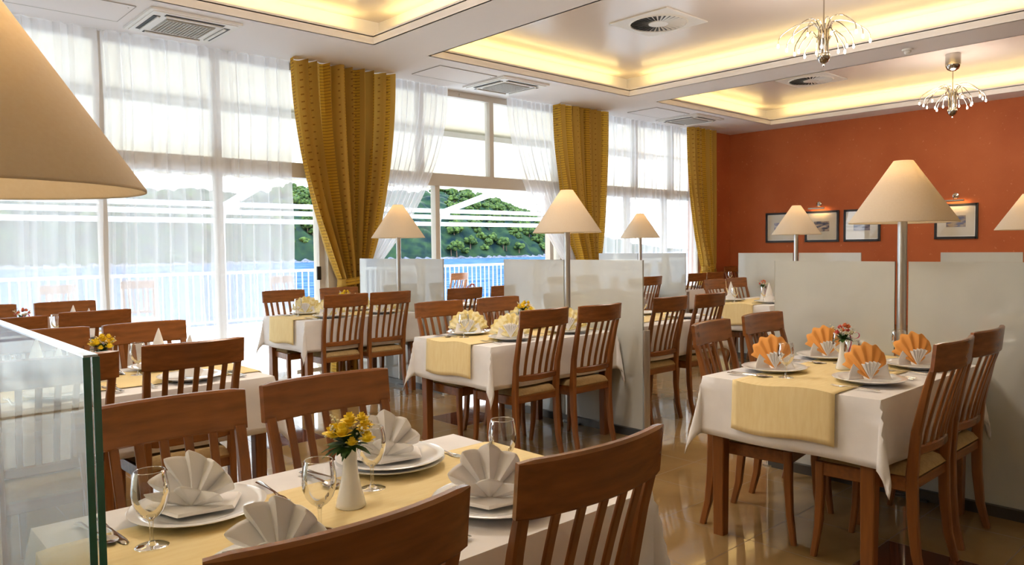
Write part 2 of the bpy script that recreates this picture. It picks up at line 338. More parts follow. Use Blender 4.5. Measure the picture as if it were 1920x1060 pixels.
# ------------------------------------------------------------------ curtains
def curtain(x0, x1, tie=None, zt=1.0, y=7.5, folds=8, amp=.035, ztop=3.40, wt=.2, flare=.5, p=1.9, seed=1, zb=.02, pl=None, pr=None):
    rnd = random.Random(seed); ph = [rnd.uniform(0, 6.28) for _ in range(6)]; nz = 60; nu = folds*10
    def edges(z):
        if tie is None: return x0, x1
        if z >= zt:
            t = (ztop-z)/(ztop-zt); return x0+(tie-wt/2-x0)*t**(pl or p), x1+(tie+wt/2-x1)*t**(pr or p)
        t = (zt-z)/zt; w = wt/2+(flare/2-wt/2)*(1-(1-t)**2.2); return tie-w, tie+w
    wtop = x1-x0
    def fn(u, v):
        z = ztop+(zb-ztop)*v; a, c = edges(z); w = c-a; k = min(1.8, (wtop/max(w, .05))**.5)
        uu = u+.012*math.sin(5*u*6.28+ph[0]+v*.8)+.008*math.sin(11*u*6.28+ph[1]); x = a+w*u+.006*math.sin(3*v*6.28+ph[2])*(1 if tie is None else 0)
        f = math.sin(uu*folds*2*PI+ph[3])+.35*math.sin(uu*folds*4*PI+ph[4]+v)+.25*math.sin(uu*folds*.63*2*PI+ph[5])
        # cross-section arcs round at the tie
        arc = -.05*math.sin(PI*u) if tie is not None and z < zt+.5 else 0
        return (x+.3*amp*k*math.cos(uu*folds*2*PI)*min(1, w), y+amp*min(1.5, k)*f*min(1, .4+w)+arc*max(0, 1-abs(z-zt)/.5), z)
    return MB().grid(fn, nu, nz, lambda u, v: (u*wtop*1.6, (1-v)*3.4))
def gold_curtain(label, x0, x1, tie, zt, seed, folds):
    t = thing('gold_curtain', label, 'curtain', ((x0+x1)/2, 7.46, 0), 0, 'gold patterned curtains at the windows')
    cx = (x0+x1)/2
    bm = curtain(x0, x1, tie, zt, 7.46, folds, .066, 3.40, .27, .52, 1.9, seed); bm.v = [(a-cx, b2-7.46, c) for a, b2, c in bm.v]
    o = obj('curtain_panel', bm, gold, t); bm = MB()
    def band(u, v):
        a = 2*PI*u; return (tie-cx+(.15+.004*math.sin(9*a))*math.cos(a), -.03+(.085)*math.sin(a), zt-.035+.08*v+.02*math.cos(a))
    bm.grid(band, 40, 4, lambda u, v: (u*.5, v*.08)); solidify(obj('tieback', bm, gold, t), .008, 1)
    return t
gold_curtain('large gold dotted curtain tied back left of the open glass doors', 3.72, 4.98, 4.40, 1.02, 3, 9)
gold_curtain('gold dotted curtain tied back behind the middle cone lamp', 7.76, 8.82, 8.44, 1.0, 5, 8)
gold_curtain('gold dotted curtain tied back beside the orange wall corner', 10.98, 11.74, 11.58, .98, 9, 7)
def sheer_c(label, *a, **k): tag(obj('sheer_curtain', curtain(*a, **k), sheer), label, 'sheer curtain', 'white sheer curtains at the windows')
sheer_c('wide white sheer curtain hanging left behind the big lamp shade', -2.3, 1.935, y=7.6, folds=26, amp=.02, seed=11)
sheer_c('white sheer curtain hanging straight left of the large gold curtain', 1.965, 3.80, y=7.6, folds=13, amp=.022, seed=12)
sheer_c('white sheer curtain swept left beside the large gold curtain', 4.95, 5.92, 4.56, 1.0, 7.58, folds=11, amp=.02, wt=.22, seed=13, p=2.0)
sheer_c('white sheer curtain swept right towards the second gold curtain', 6.93, 7.84, 8.3, 1.0, 7.58, folds=10, amp=.02, wt=.22, seed=14, p=1.9, pr=1.4)
sheer_c('white sheer curtain between the second gold curtain and orange wall', 8.75, 11.45, y=7.6, folds=19, amp=.02, seed=15)

# ------------------------------------------------------------------ chair
def rail_y(x, w, y0, bul): return y0-bul*(1-(x/w)**2)
def curved_rail(w, z0, z1, y0, bul, th, lean=0, ch=.006):
    """board curved in plan, upright section, rounded edges"""
    rings = []; n = 14
    for i in range(n+1):
        x = -w+2*w*i/n; y = rail_y(x, w, y0, bul); sl = 2*bul*x/(w*w); tx = Vector((1, sl, 0)).normalized(); nn = Vector((-tx.y, tx.x, 0))
        e = .004 if i in (0, n) else 0
        sec = [(-th/2+e, z0+ch), (-th/2+ch, z0+e), (th/2-ch, z0+e), (th/2-e, z0+ch), (th/2-e, z1-ch), (th/2-ch, z1-e), (-th/2+ch, z1-e), (-th/2+e, z1-ch)]
        rings.append([(x+nn.x*a, y+nn.y*a-lean*(z-z0), z) for a, z in sec])
    return MB().loft(rings)
def make_chair():
    t = thing('dining_chair', 'x', 'chair')
    for s in (-1, 1):
        p = [(s*.188, -.235, 0), (s*.186, -.205, .12), (s*.185, -.190, .27), (s*.185, -.185, .44), (s*.188, -.200, .62), (s*.193, -.238, .80), (s*.196, -.262, .885)]
        obj('leg', MB().sweep(p, [(.026, .030), (.029, .036), (.031, .042), (.032, .044), (.031, .036), (.030, .028), (.030, .022)], .005), wood, t)
        p = [(s*.196, .215, 0), (s*.193, .195, .14), (s*.192, .187, .30), (s*.192, .187, .43)]
        obj('leg', MB().sweep(p, [(.024, .026), (.029, .031), (.034, .036), (.036, .038)], .005), wood, t)
    b = MB()
    b.sweep([(-.19, .188, .40), (.19, .188, .40)], [(.022, .062)]*2, .004, up=(0, 0, 1)); b.sweep([(-.18, -.185, .41), (.18, -.185, .41)], [(.022, .055)]*2, .004, up=(0, 0, 1))
    for s in (-1, 1): b.sweep([(s*.187, -.18, .405), (s*.193, .18, .40)], [(.02, .06)]*2, .004, up=(0, 0, 1))
    obj('seat_frame', b, wood_h, t)
    def seat(u, v):
        a, c = u*2-1, v*2-1; w = .185+.022*(c+1)/2; r = (abs(a)**8+abs(c)**8)
        return (a*w, c*.198-.002, .437+.036*(1-min(1, r))**.35+.006*(1-a*a)*(1-c*c))
    b = MB().grid(seat, 16, 16); b.box((-.186, -.196, .425), (.186, .196, .438)); obj('seat', b, seatfab, t, ang=60)
    obj('top_rail', curved_rail(.218, .872, .988, -.262, .036, .024, .10), wood_h, t)
    obj('lower_rail', curved_rail(.172, .525, .565, -.196, .020, .020), wood_h, t)
    for k in range(5):
        x = (k-2)*.0635; xb = (k-2)*.060; p = []
        for i in range(6):
            f = i/5; xx = xb+(x-xb)*f; z = .56+.32*f
            yb = rail_y(xb, .172, -.196, .020); yt = rail_y(x, .218, -.262, .036); p.append((xx, yb+(yt-yb)*(f**1.25), z))
        obj('slat', MB().sweep(p, [(.024, .010)]*6, .003), wood, t)
    return t
GC = 'slatted cherry wood dining chairs'
def chair(x, yrail, side, label, rz=0, group=GC):
    """side -1: sits on the room side facing the windows, +1: window side facing the room; yrail = where the back rail stands"""
    off = .285
    y = yrail+off if side < 0 else yrail-off
    return place('chair', make_chair, 'dining_chair', label, (x, y, 0), (0 if side < 0 else PI)+rz, group)

# ------------------------------------------------------------------ table with cloth and runner
def make_table():
    t = thing('dining_table', 'x', 'table')
    for sx in (-1, 1):
        for sy in (-1, 1): obj('leg', MB().sweep([(sx*.545, sy*.345, 0), (sx*.545, sy*.345, .70)], [(.052, .052), (.062, .062)], .004), wood, t)
    b = MB(); b.box((-.60, -.40, .715), (.60, .40, .745), ch=.004); obj('tabletop', b, wood_h, t)
    b = MB()
    for s in (-1, 1): b.box((-.53, s*.355-.01, .63), (.53, s*.355+.01, .715)); b.box((s*.555-.01, -.33, .63), (s*.555+.01, .33, .715))
    obj('apron', b, wood_h, t); return t
ZT = .762
def cloth_mesh(clamp=0, hx=.604, hy=.407, D=.27, z0=.757, seed=1):
    rnd = random.Random(seed); ph = [rnd.uniform(0, 6.28) for _ in range(8)]
    def ax(h):   # sample positions: fewer on top, denser over the drop
        o = [h+D*i/9 for i in range(10)]; return [-v for v in reversed(o)]+[-h+2*h*i/10 for i in range(1, 10)]+o
    xs, ys = ax(hx), ax(hy)
    def fn(x, y):
        ex, ey = max(0, abs(x)-hx), max(0, abs(y)-hy); sx, sy = (1 if x > 0 else -1), (1 if y > 0 else -1)
        cx, cy = max(-hx, min(hx, x)), max(-hy, min(hy, y)); r = math.hypot(ex, ey)
        if r == 0: return (x, y, z0+.0008*math.sin(9*x+ph[0])*math.sin(8*y+ph[1]))
        th = math.atan2(ey, ex); k = .04+.20*math.sin(2*th)**2 if ex and ey else .04
        wav = .012*math.sin((x*11 if ey > ex else y*11)+ph[2]+(0 if ey > ex else 2))*min(1, r/D)
        if ex and ey: wav += .018*math.sin(4*th+ph[3])*r/D
        out = .006+r*k+wav; rr = r*math.sqrt(max(0, 1-k*k)); dx, dy = (math.cos(th), math.sin(th))
        if clamp == sx and ex: return (cx+sx*min(dx*out, .022), cy+sy*dy*out, z0-rr)
        return (cx+sx*dx*out, cy+sy*dy*out, z0+(.003 if r > 0 else 0)-rr-.003)
    nx, ny = len(xs), len(ys); b = MB()
    vs = [fn(x, y) for y in ys for x in xs]; fs = [(j*nx+i, j*nx+i+1, (j+1)*nx+i+1, (j+1)*nx+i) for j in range(ny-1) for i in range(nx-1)]
    return b.add(vs, fs)
def make_cloth(clamp=0):
    o = obj('tablecloth', cloth_mesh(clamp), linen, ang=50); solidify(o, .002, 1); return tag(o, 'x', 'tablecloth')
def make_runner(dl, dr):
    def f():
        h = .612; L = 2*h+dl+dr
        def fn(u, v):
            s = -h-dl+L*u; y = -.235+.47*v; wv = .01*math.sin(9*y+1.3)
            if s < -h: r = -h-s; return (-h-.014-.055*r-wv*r/.25, y*(1+.02*r), .7635-r-.008*math.sin(14*y))
            if s > h: r = s-h; return (h+.014+.055*r+wv*r/.25, y, .7635-r)
            return (s, y, .7635+.0006*math.sin(12*s)*math.sin(9*y))
        o = obj('table_runner', MB().grid(fn, 60, 16), runner_m, ang=50); solidify(o, .0018, 1); return tag(o, 'x', 'table runner')
    return f
# ------------------------------------------------------------------ tableware
def make_plate():
    pr = [(.001, .006), (.085, .006), (.098, .010), (.125, .019), (.150, .024), (.153, .0225), (.150, .020), (.124, .014), (.095, .003), (.085, 0), (.001, 0)]
    return tag(obj('dinner_plate', MB().lathe(pr, 48), china, ang=60), 'x', 'plate')
def make_glass():
    t = thing('wine_glass', 'x', 'wine glass')
    pr = [(.0308, .160), (.0335, .150), (.0365, .130), (.0375, .115), (.0355, .098), (.0290, .080), (.0190, .067), (.009, .060), (.0055, .055)]
    obj('bowl', MB().lathe([(.0296, .160), (.0302, .1608)]+pr+[(.0001, .056)], 36), wglass, t, ang=80)
    b = MB(); b.lathe([(.0296+.0009*math.cos(q*PI/3), .1605+.0009*math.sin(q*PI/3)) for q in range(7)], 36); obj('rim', b, rimglass, t, ang=80)
    obj('stem', MB().lathe([(.0056, .056), (.0042, .045), (.0038, .030), (.0045, .014), (.0075, .008), (.015, .0045)], 16), wglass, t, ang=80)
    obj('foot', MB().lathe([(.0148, .0046), (.026, .003), (.0335, .0016), (.034, .0004), (.0001, .0002)], 32), wglass, t, ang=80)
    return t
def cut_mesh(kind):
    b = MB()
    def flat(pts, th=.0022):       # pts: (y, halfwidth, z)
        rings = [[(-w, y, z), (-w*.5, y, z+th), (w*.5, y, z+th), (w, y, z), (w*.5, y, z-th*.4), (-w*.5, y, z-th*.4)] for y, w, z in pts]; b.loft(rings)
    H = [(-.10, .0075, .0035), (-.097, .0095, .0035), (-.06, .0068, .0045), (-.02, .0042, .006), (.02, .0036, .007)]
    if kind == 'knife': flat(H+[(.03, .006, .005), (.05, .0088, .003), (.08, .0095, .003), (.105, .007, .003), (.112, .002, .003)], .0018)
    elif kind == 'spoon':
        flat(H+[(.045, .004, .006)]); 
        def f(u, v):
            r = v; a = 2*PI*u; return (.019*r*math.cos(a), .072+.029*r*math.sin(a), .004+.006*r*r-.001)
        b.grid(f, 20, 5)
    else:
        flat(H+[(.045, .005, .005), (.055, .0115, .003), (.066, .0125, .0025)], .0016)
        for k in range(4):
            x = (k-1.5)*.0066; b.sweep([(x, .065, .0028), (x, .085, .0022), (x, .104, .0052)], [(.0033, .0018), (.003, .0016), (.0016, .0012)], .0004, up=(0, 0, 1))
    return b
def make_cut(kind):
    names = {'knife': 'table_knife', 'spoon': 'table_spoon', 'fork': 'table_fork'}
    return lambda: tag(obj(names[kind], cut_mesh(kind), cutl), 'x', kind)
def fan(R, ang, n, amp, lean, z0=0, scallop=0, curl=0, oval=0):
    """pleated fan standing on its hub in the XZ plane, normal along -Y"""
    def fn(u, v):
        a = -ang/2+ang*u; ph = u*n*2*PI; r = R*v*(1+scallop*(math.cos(ph)-1)*v)*(1-oval*(2*a/ang)**2); d = amp*v*math.cos(ph)-lean*v*v*R-curl*abs(a)*v*R*.3
        return (r*math.sin(a), -(-d) if False else -d*-1, z0+r*math.cos(a))
    return MB().grid(fn, n*8, 8)
def make_nap_fan(mtop, R, ang, n, r2, oval=0, amp=.008):
    def f():
        t = thing('folded_napkin', 'x', 'napkin')
        b = fan(R, ang, n, amp, -.25, .008, .035 if oval else 0, oval=oval); o = obj('napkin_fan', b, mtop, t, ang=25); solidify(o, .0015)
        b = fan(r2, 1.1 if oval else 2.2, n-1, .007, .15, .006, .02); b.v = [(x, y-.016, z) for x, y, z in b.v]; solidify(obj('napkin_pleats', b, linen_n, t, ang=25), .0012)
        b = MB()
        for s in (-1, 1):
            def wing(u, v, s=s): return (s*(.012+.085*u*(1-.25*v)), .02-.035*u+.012*math.sin(PI*v), .004+(.075*v)*(.25+.75*u))
            b.grid(wing, 8, 6)
        solidify(obj('napkin_wing', b, linen_n, t, ang=40), .0015); return t
    return f
def make_nap_crown():
    t = thing('folded_napkin', 'x', 'napkin')
    def fn(u, v):
        n = 5; a = -1.25+2.5*u; fr = (u*n) % 1; tri = 1-abs(2*fr-1); R = .138*(.84+.19*tri**.75)*(1-.16*abs(a)**1.5); r = R*v
        d = .040*v*(tri-.45)+.030*v*v+.012*math.sin(3*a)*v; return (r*math.sin(a)*1.0, -.015-d+.04*v, .012+r*math.cos(a)*.95)
    solidify(obj('napkin_fold', MB().grid(fn, 64, 12), linen_n, t, ang=50), .002)
    def fr(u, v):
        n = 3; a = -1.15+2.3*u; lob = 1-abs(2*((u*n) % 1)-1); r = .098*(.74+.3*lob)*v
        return (r*math.sin(a)*1.2, -.022-.05*v*(.3+.7*lob), .012+r*math.cos(a)*.62)
    solidify(obj('napkin_front_fold', MB().grid(fr, 48, 10), linen_n, t, ang=50), .002)
    b = MB()
    b.add([(-.105, -.03, .010), (.0, -.095, .010), (.105, -.03, .010), (.085, .07, .010), (-.085, .07, .010), (-.10, -.03, .018), (0, -.088, .016), (.10, -.03, .018), (.08, .065, .018), (-.08, .065, .018)],
          [(4, 3, 2, 1, 0), (5, 6, 7, 8, 9), (0, 1, 6, 5), (1, 2, 7, 6), (2, 3, 8, 7), (3, 4, 9, 8), (4, 0, 5, 9)])
    obj('napkin_base_fold', b, linen_n, t); return t
def make_nap_cone():
    t = thing('folded_napkin', 'x', 'napkin')
    def fn(u, v):
        a = 2*PI*u; w = .040*(1-v**1.6)*(1+.15*math.sin(a*2))+.002; return (w*math.cos(a)*(1.1), w*.6*math.sin(a)-.008*math.sin(PI*v), .008+.20*v)
    obj('napkin_cone', MB().grid(fn, 24, 14), linen_n, t, ang=60)
    def f2(u, v):
        a = -2.2+4.4*u; r = .045+.012*v; return (r*math.sin(a), -r*.7*math.cos(a), .008+.075*v*(1-.75*abs(a)/2.2))
    solidify(obj('napkin_cuff', MB().grid(f2, 20, 6), linen_n, t, ang=60), .0015); return t
def make_vase():
    return tag(obj('bud_vase', MB().lathe([(.001, .001), (.033, .001), (.036, .004), (.034, .015), (.026, .045), (.0195, .080), (.0165, .11), (.0170, .135), (.0195, .150), (.0175, .150), (.0145, .13), (.0145, .04), (.001, .03)], 32), china, ang=60), 'x', 'vase')
def rose(b, c, r, rnd):
    b.ball(c, r*.55, 8, (1, 1, .9))
    for k in range(11):
        a0 = k*2.4+rnd.uniform(-.2, .2); f = k/10; rad = r*(.35+.65*f); op = .25+1.0*f
        def pt(u, v, a0=a0, rad=rad, op=op):
            a = a0+(u-.5)*(2.1-.3*f); rr = rad*(.35+.70*v*math.sin(min(1.45, op+.25))); z = -r*.45+r*(1.25-.55*f)*v*math.cos(op*.5)-(r*.3*v*v*f); e = r*.10*math.sin(PI*u)*v
            return (c[0]+(rr+e)*math.cos(a), c[1]+(rr+e)*math.sin(a), c[2]+z)
        b.grid(pt, 5, 4)
def leaf(b, base, d, L, w, bend=.3):
    d = Vector(d).normalized(); sd = d.cross(Vector((0, 0, 1)));  sd = sd.normalized() if sd.length > .01 else Vector((1, 0, 0)); B = Vector(base)
    def pt(u, v): return tuple(B+d*L*v+sd*(u-.5)*2*w*math.sin(PI*min(1, v*.92+.06))+Vector((0, 0, -bend*L*v*v+.15*w*abs(u-.5))))
    b.grid(pt, 2, 5)
def make_bouquet(kind):
    def f():
        rnd = random.Random(5 if kind == 'yellow' else 8); t = thing('flower_bouquet', 'x', 'flowers')
        b = MB()
        for k in range(46):
            a = k*2.4; el = rnd.uniform(-.15, 1.1); d = (math.cos(a)*math.cos(el), math.sin(a)*math.cos(el), math.sin(el)); leaf(b, (d[0]*.008, d[1]*.008, .0), d, rnd.uniform(.035, .062), rnd.uniform(.006, .011))
        for k in range(14): b.tube([(0, 0, -.02), (.02*math.cos(k*2.4), .02*math.sin(k*2.4), .03)], .0012, 5)
        obj('foliage', b, green1, t, ang=80)
        if kind == 'yellow': spots = [(-.030, -.020, .035, .022), (-.008, -.032, .040, .021), (.002, -.004, .062, .018), (.028, .004, .064, .014), (.034, -.012, .042, .013), (.046, -.02, .022, .017), (.015, -.036, .016, .013), (-.012, .032, .045, .019), (.03, .028, .04, .017), (-.036, .012, .03, .016)]; ms = [yel]*10; spots = [(x*1.05, y*1.05, z, r*1.22) for x, y, z, r in spots]
        else: spots = [(-.036, -.012, .035, .016), (-.012, -.022, .046, .015), (.006, .0, .066, .017), (.024, .008, .06, .017), (-.01, .02, .055, .016), (.022, -.026, .03, .012), (.035, -.01, .035, .012), (.0, -.034, .032, .012), (.03, .03, .04, .015)]; ms = [pinkf, orf, orf, orf, pinkf, whf, whf, whf, pinkf]
        for (x, y, z, r), m in zip(spots, ms):
            b = MB(); rose(b, (x, y, z), r, rnd); obj('rose' if m is not whf else 'white_flower', b, m, t, ang=80)
        b = MB()
        for k in range(7):
            a = k*2.4+.8; q = Vector((math.cos(a)*.05, math.sin(a)*.05, .02+.045*rnd.random()))
            b.tube([(0, 0, 0), tuple(q)], .0008, 4, mi=1)
            for j in range(9): p = q*(.72+.05*j)+Vector((rnd.uniform(-.006, .006), rnd.uniform(-.006, .006), rnd.uniform(-.004, .006))); b.ball(tuple(p), .0028, 6)
        obj('white_sprigs', b, [whf, green1], t, ang=80)
        if kind != 'yellow':
            b = MB()
            def rb(u, v): return (.026+.006*math.sin(7*v), -.022+.014*u+.004*math.sin(9*v), .015-.11*v)
            b.grid(rb, 3, 16)
            def rl(u, v): a = 2*PI*u; return (.045+.022*math.cos(a), -.02+.012*(v-.5), .02+.014*math.sin(a)*(1+.3*math.cos(a)))
            b.grid(rl, 20, 2); solidify(obj('ribbon', b, ribbon, t, ang=80), .0006)
        return t
    return f
ZS = .7645   # resting height on cloth / runner
def seat_things(cx, cy, dx, side, tname, seat, nap, cut=('knife', 'spoon', 'fork'), glass=True, plates=1, nrz=0, jx=0, jy=0):
    """one place setting; side +1 = window side of the table"""
    x, y = cx+dx+jx, cy+side*.225+jy; rt = -side; rz = PI if side > 0 else 0; rnd = random.Random(int(cx*100+cy*37+dx*11+side))
    w = '%s, %s' % (tname, seat)
    for k in range(plates):
        place('plate', make_plate, 'dinner_plate', 'white dinner plate on the '+w if plates == 1 else ('upper', 'lower')[1-k]+' white dinner plate on the '+w, (x, y, ZS+k*.012), 0, 'white dinner plates')
    zz = ZS+.006+(plates-1)*.012
    if nap:
        mk, d = {'orange': (make_nap_fan(nap_or, .160, 2.1, 6, .085, .30, .009), 'orange and white fan napkin'), 'cream': (make_nap_fan(nap_cr, .160, 2.75, 9, .10, .06), 'cream patterned fan napkin'),
                 'crown': (make_nap_crown, 'white pointed folded napkin'), 'cone': (make_nap_cone, 'tall white upright napkin')}[nap]
        place('nap'+nap, mk, 'folded_napkin', d+' on the '+w, (x, y+(.02 if nap == 'crown' else 0), zz), -.75+nrz, 'folded napkins on the plates')
    if glass: place('glass', make_glass, 'wine_glass', 'clear stemmed wine glass on the '+w, (x+rt*.145, y-side*.135, ZS), rnd.uniform(0, 3), 'wine glasses on the tables')
    if 'knife' in cut: place('knife', make_cut('knife'), 'table_knife', 'steel table knife on the '+w, (x+rt*.185, y+side*.02, ZS), rz+rnd.uniform(-.12, .12), 'steel cutlery')
    if 'spoon' in cut: place('spoon', make_cut('spoon'), 'table_spoon', 'steel spoon on the '+w, (x+rt*.215, y+side*.02, ZS), rz+rnd.uniform(-.12, .12), 'steel cutlery')
    if 'fork' in cut: place('fork', make_cut('fork'), 'table_fork', 'steel fork on the '+w, (x-rt*.190, y+side*.02, ZS), rz+rnd.uniform(-.1, .1), 'steel cutlery')
def table_set(cx, cy, tname, nap=None, bouquet=None, seats=None, dl=.22, dr=.22, cloth=True, runner=True, vase_at=(0, 0), dxs=(-.28, .27), plates=1, nrz=0, glass=True, cut=('knife', 'spoon', 'fork'), clamp=0):
    place('table', make_table, 'dining_table', 'cherry wood dining table under cloth, '+tname, (cx, cy, 0), 0, 'dining tables')
    place('cloth%d' % clamp, lambda: make_cloth(clamp), 'tablecloth', 'white tablecloth draped over the '+tname, (cx, cy, 0), 0, 'white tablecloths')
    if runner: place('runner%.2f%.2f' % (dl, dr), make_runner(dl, dr), 'table_runner', 'pale yellow runner along the '+tname, (cx, cy, 0), 0, 'pale yellow runners')
    S = {'WL': (dxs[0], 1, 'window side, left seat'), 'WR': (dxs[1], 1, 'window side, right seat'), 'RL': (dxs[0], -1, 'room side, left seat'), 'RR': (dxs[1], -1, 'room side, right seat')}
    for k in (seats or ('WL', 'WR', 'RL', 'RR')):
        dx, sd, d = S[k]; seat_things(cx, cy, dx, sd, tname, d, nap, cut=cut, glass=glass, plates=plates if k == 'WR' else 1, nrz=nrz)
    if bouquet:
        vx, vy = cx+vase_at[0], cy+vase_at[1]
        place('vase', make_vase, 'bud_vase', 'white china bud vase on the '+tname, (vx, vy, ZS), 0, 'white bud vases')
        place('bq'+bouquet, make_bouquet(bouquet), 'flower_bouquet', ('small bouquet of yellow roses on the ' if bouquet == 'yellow' else 'small bouquet of pink and coral roses on the ')+tname, (vx, vy, ZS+.150), {'yellow': -.8, 'pink': -.8}[bouquet], 'small bouquets in the vases')

TN = dict(F='front table', L2='second left table', L3='far left table', R='orange-napkin table', P2='middle table', P3='table by the large gold curtain',
          N='table behind the middle partition', M='table behind the right partition', O='table behind the window-side partition', T='table left of the far partition', Q='table beyond the far partition', S='table against the orange wall')
table_set(.935, 1.560, TN['F'], 'crown', 'yellow', clamp=-1, dxs=(-.30, .235), plates=2, dl=.1, dr=.1, vase_at=(-.02, 0.01))
table_set(1.03, 3.92, TN['L2'], 'cone', 'yellow', vase_at=(-.05, .02), dl=.02, dr=.02)
table_set(1.15, 6.25, TN['L3'], 'cone', 'pink', vase_at=(-.1, 0), dl=.02, dr=.02)
table_set(3.670, 1.590, TN['R'], 'orange', 'pink', clamp=1, dxs=(-.265, .30), vase_at=(-.01, .0), dr=.02)
table_set(3.66, 3.92, TN['P2'], 'cream', 'yellow', clamp=1, dxs=(-.27, .29), vase_at=(.10, .03), dr=.02)
table_set(3.675, 6.375, TN['P3'], 'cream', 'yellow', clamp=1, dxs=(-.27, .29), vase_at=(.02, 0), dr=.02)
table_set(5.15, 3.95, TN['N'], None, None, seats=('WR', 'RR'), dl=.02)
table_set(5.25, 6.35, TN['O'], None, 'pink', seats=('RL',), dl=.02)
table_set(7.62, 4.20, TN['M'], 'cone', 'pink', clamp=1, seats=('WL', 'RL'), dr=.02)
table_set(7.55, 6.40, TN['T'], None, None, clamp=1, seats=('RL',), dr=.02)
table_set(9.15, 6.42, TN['Q'], None, None, seats=('RL', 'RR'))
table_set(11.75, 6.75, TN['S'], None, None, seats=('WL',))
def chairs(rows, tname, pos):
    for (x, yr, sd, d, *r) in rows: chair(x, yr, sd, 'cherry slatted chair %s the %s, %s' % (pos, tname, d), r[0] if r else 0)
WL, WR, RL, RR = 'window side, left', 'window side, right', 'room side, left', 'room side, right'
chairs([(.665, 2.10, 1, WL), (1.155, 2.115, 1, WR), (.565, .955, -1, RL), (1.145, .985, -1, RR)], TN['F'], 'at')
chairs([(.83, 4.46, 1, WL), (1.325, 4.455, 1, WR), (.655, 3.275, -1, RL), (1.2, 3.345, -1, RR)], TN['L2'], 'at')
chairs([(.90, 6.88, 1, WL), (1.45, 6.87, 1, WR), (.83, 5.44, -1, RL), (1.365, 5.61, -1, RR)], TN['L3'], 'at')
chairs([(3.40, 2.15, 1, WL, .14), (3.955, 2.19, 1, WR), (3.385, 1.01, -1, RL), (3.905, 1.03, -1, RR)], TN['R'], 'at')
chairs([(3.365, 4.455, 1, WL), (3.955, 4.46, 1, WR), (3.40, 3.37, -1, RL), (3.895, 3.33, -1, RR)], TN['P2'], 'at')
chairs([(3.33, 6.905, 1, WL), (3.94, 6.91, 1, WR), (3.41, 5.84, -1, RL), (3.86, 5.82, -1, RR)], TN['P3'], 'at')
chairs([(4.83, 3.42, -1, RL), (5.37, 3.41, -1, RR)], TN['N'], 'at')
chairs([(4.70, 5.77, -1, RL), (5.27, 5.78, -1, RR)], TN['O'], 'at')
chairs([(7.53, 4.76, 1, WL), (8.0, 4.76, 1, WR)], TN['M'], 'at')
chairs([(7.85, 5.86, -1, RR)], TN['T'], 'at')
chairs([(9.10, 6.0, -1, RL), (9.61, 6.03, -1, RR)], TN['Q'], 'at')
chairs([(12.22, 7.38, 1, WR)], TN['S'], 'at')

# ------------------------------------------------------------------ partitions and cone lamps
HP = 1.278
def make_partition(m, clear=False):
    def f():
        t = thing('glass_partition', 'x', 'partition')
        for s in (-1, 1):
            y0, y1 = (s*.035, s*.735) if s > 0 else (-.735, -.035)
            g = MB()
            if clear: g.box((-.0065, y0, .05), (-.0055, y1, HP)); g.box((.0055, y0, .05), (.0065, y1, HP))
            else: g.box((-.006, y0, .05), (.006, y1, HP))
            gp = obj('glass_panel', g, m, t, False)
            e = MB(); q = s*.735
            for xx in ((-.0075, -.0008), (.0008, .0075)): e.box((xx[0], min(q, q+s*.002), .05), (xx[1], max(q, q+s*.002), HP))
            obj('glass_edge', e, edge_g if clear else frost, gp, False)
            if clear:
                e = MB(); e.box((-.0065, y0, HP), (.0065, y1, HP+.002)); obj('glass_top_edge', e, mat('bright_glass_edge', (.62, .72, .74), .1, spec=.8), gp, False)
        b = MB(); b.box((-.035, -.76, 0), (.035, .76, .055)); b.box((-.06, -.16, 0), (.06, -.0, .012)); obj('floor_channel', b, rail_dark, t, False)
        for s in (-1, 1):
            b = MB()
            for k in (-1, 0, 1): b.lathe([(.001, .01), (.012, .01), (.012, .775), (.001, .78)], 12, (k*.021, s*.765, 0))
            b.lathe([(.001, 0), (.045, 0), (.045, .012), (.001, .014)], 20, (0, s*.765, 0)); obj('end_post', b, steel, t)
        return t
    return f
def make_lamp():
    t = thing('floor_lamp', 'x', 'floor lamp')
    obj('pole', MB().lathe([(.001, .0), (.055, .0), (.055, .012), (.024, .016), (.024, 1.50), (.016, 1.505), (.016, 1.60), (.001, 1.60)], 24), steel, t)
    o = obj('lamp_shade', MB().lathe([(.268, 1.487), (.268, 1.492), (.048, 1.820), (.046, 1.820)], 64), shade_m, t, ang=70); solidify(o, .0025)
    b = MB(); b.lathe([(.001, 1.60), (.018, 1.61), (.030, 1.65), (.028, 1.68), (.010, 1.71), (.001, 1.712)], 16); obj('bulb', b, lampb, t)
    b = MB()
    for k in range(3): a = k*2*PI/3; b.tube([(.014*math.cos(a), .014*math.sin(a), 1.60), (.1*math.cos(a), .1*math.sin(a), 1.735)], .002, 6)
    obj('shade_holder', b, steel, t); return t
PART = [(.192, 1.55, 'clear milky glass partition in the left foreground', 'c'), (4.324, 1.565, 'grey frosted glass partition behind the orange-napkin table', 'f'), (4.324, 4.045, 'grey frosted glass partition behind the middle table', 'f'),
        (4.324, 6.375, 'frosted glass partition beside the large gold curtain', 'f'), (8.3, 6.40, 'far frosted glass partition in front of the right sheer curtain', 'f'), (8.3, 4.16, 'far frosted glass partition left before the orange wall', 'f'),
        (8.3, 1.90, 'far frosted glass partition at the right picture edge', 'f'), (.20, 4.05, 'milky glass partition beyond the left picture edge', 'c')]
LL = ['huge cream cone lamp in the left foreground', 'large cream cone lamp behind the orange-napkin table', 'cream cone lamp before the second gold curtain', 'cream cone lamp right of the large gold curtain',
      'small cream cone lamp before the right sheer curtain', 'cream cone lamp before the left pictures', 'cream cone lamp cut by the right picture edge', 'cream cone lamp tip just showing behind the left foreground pole']
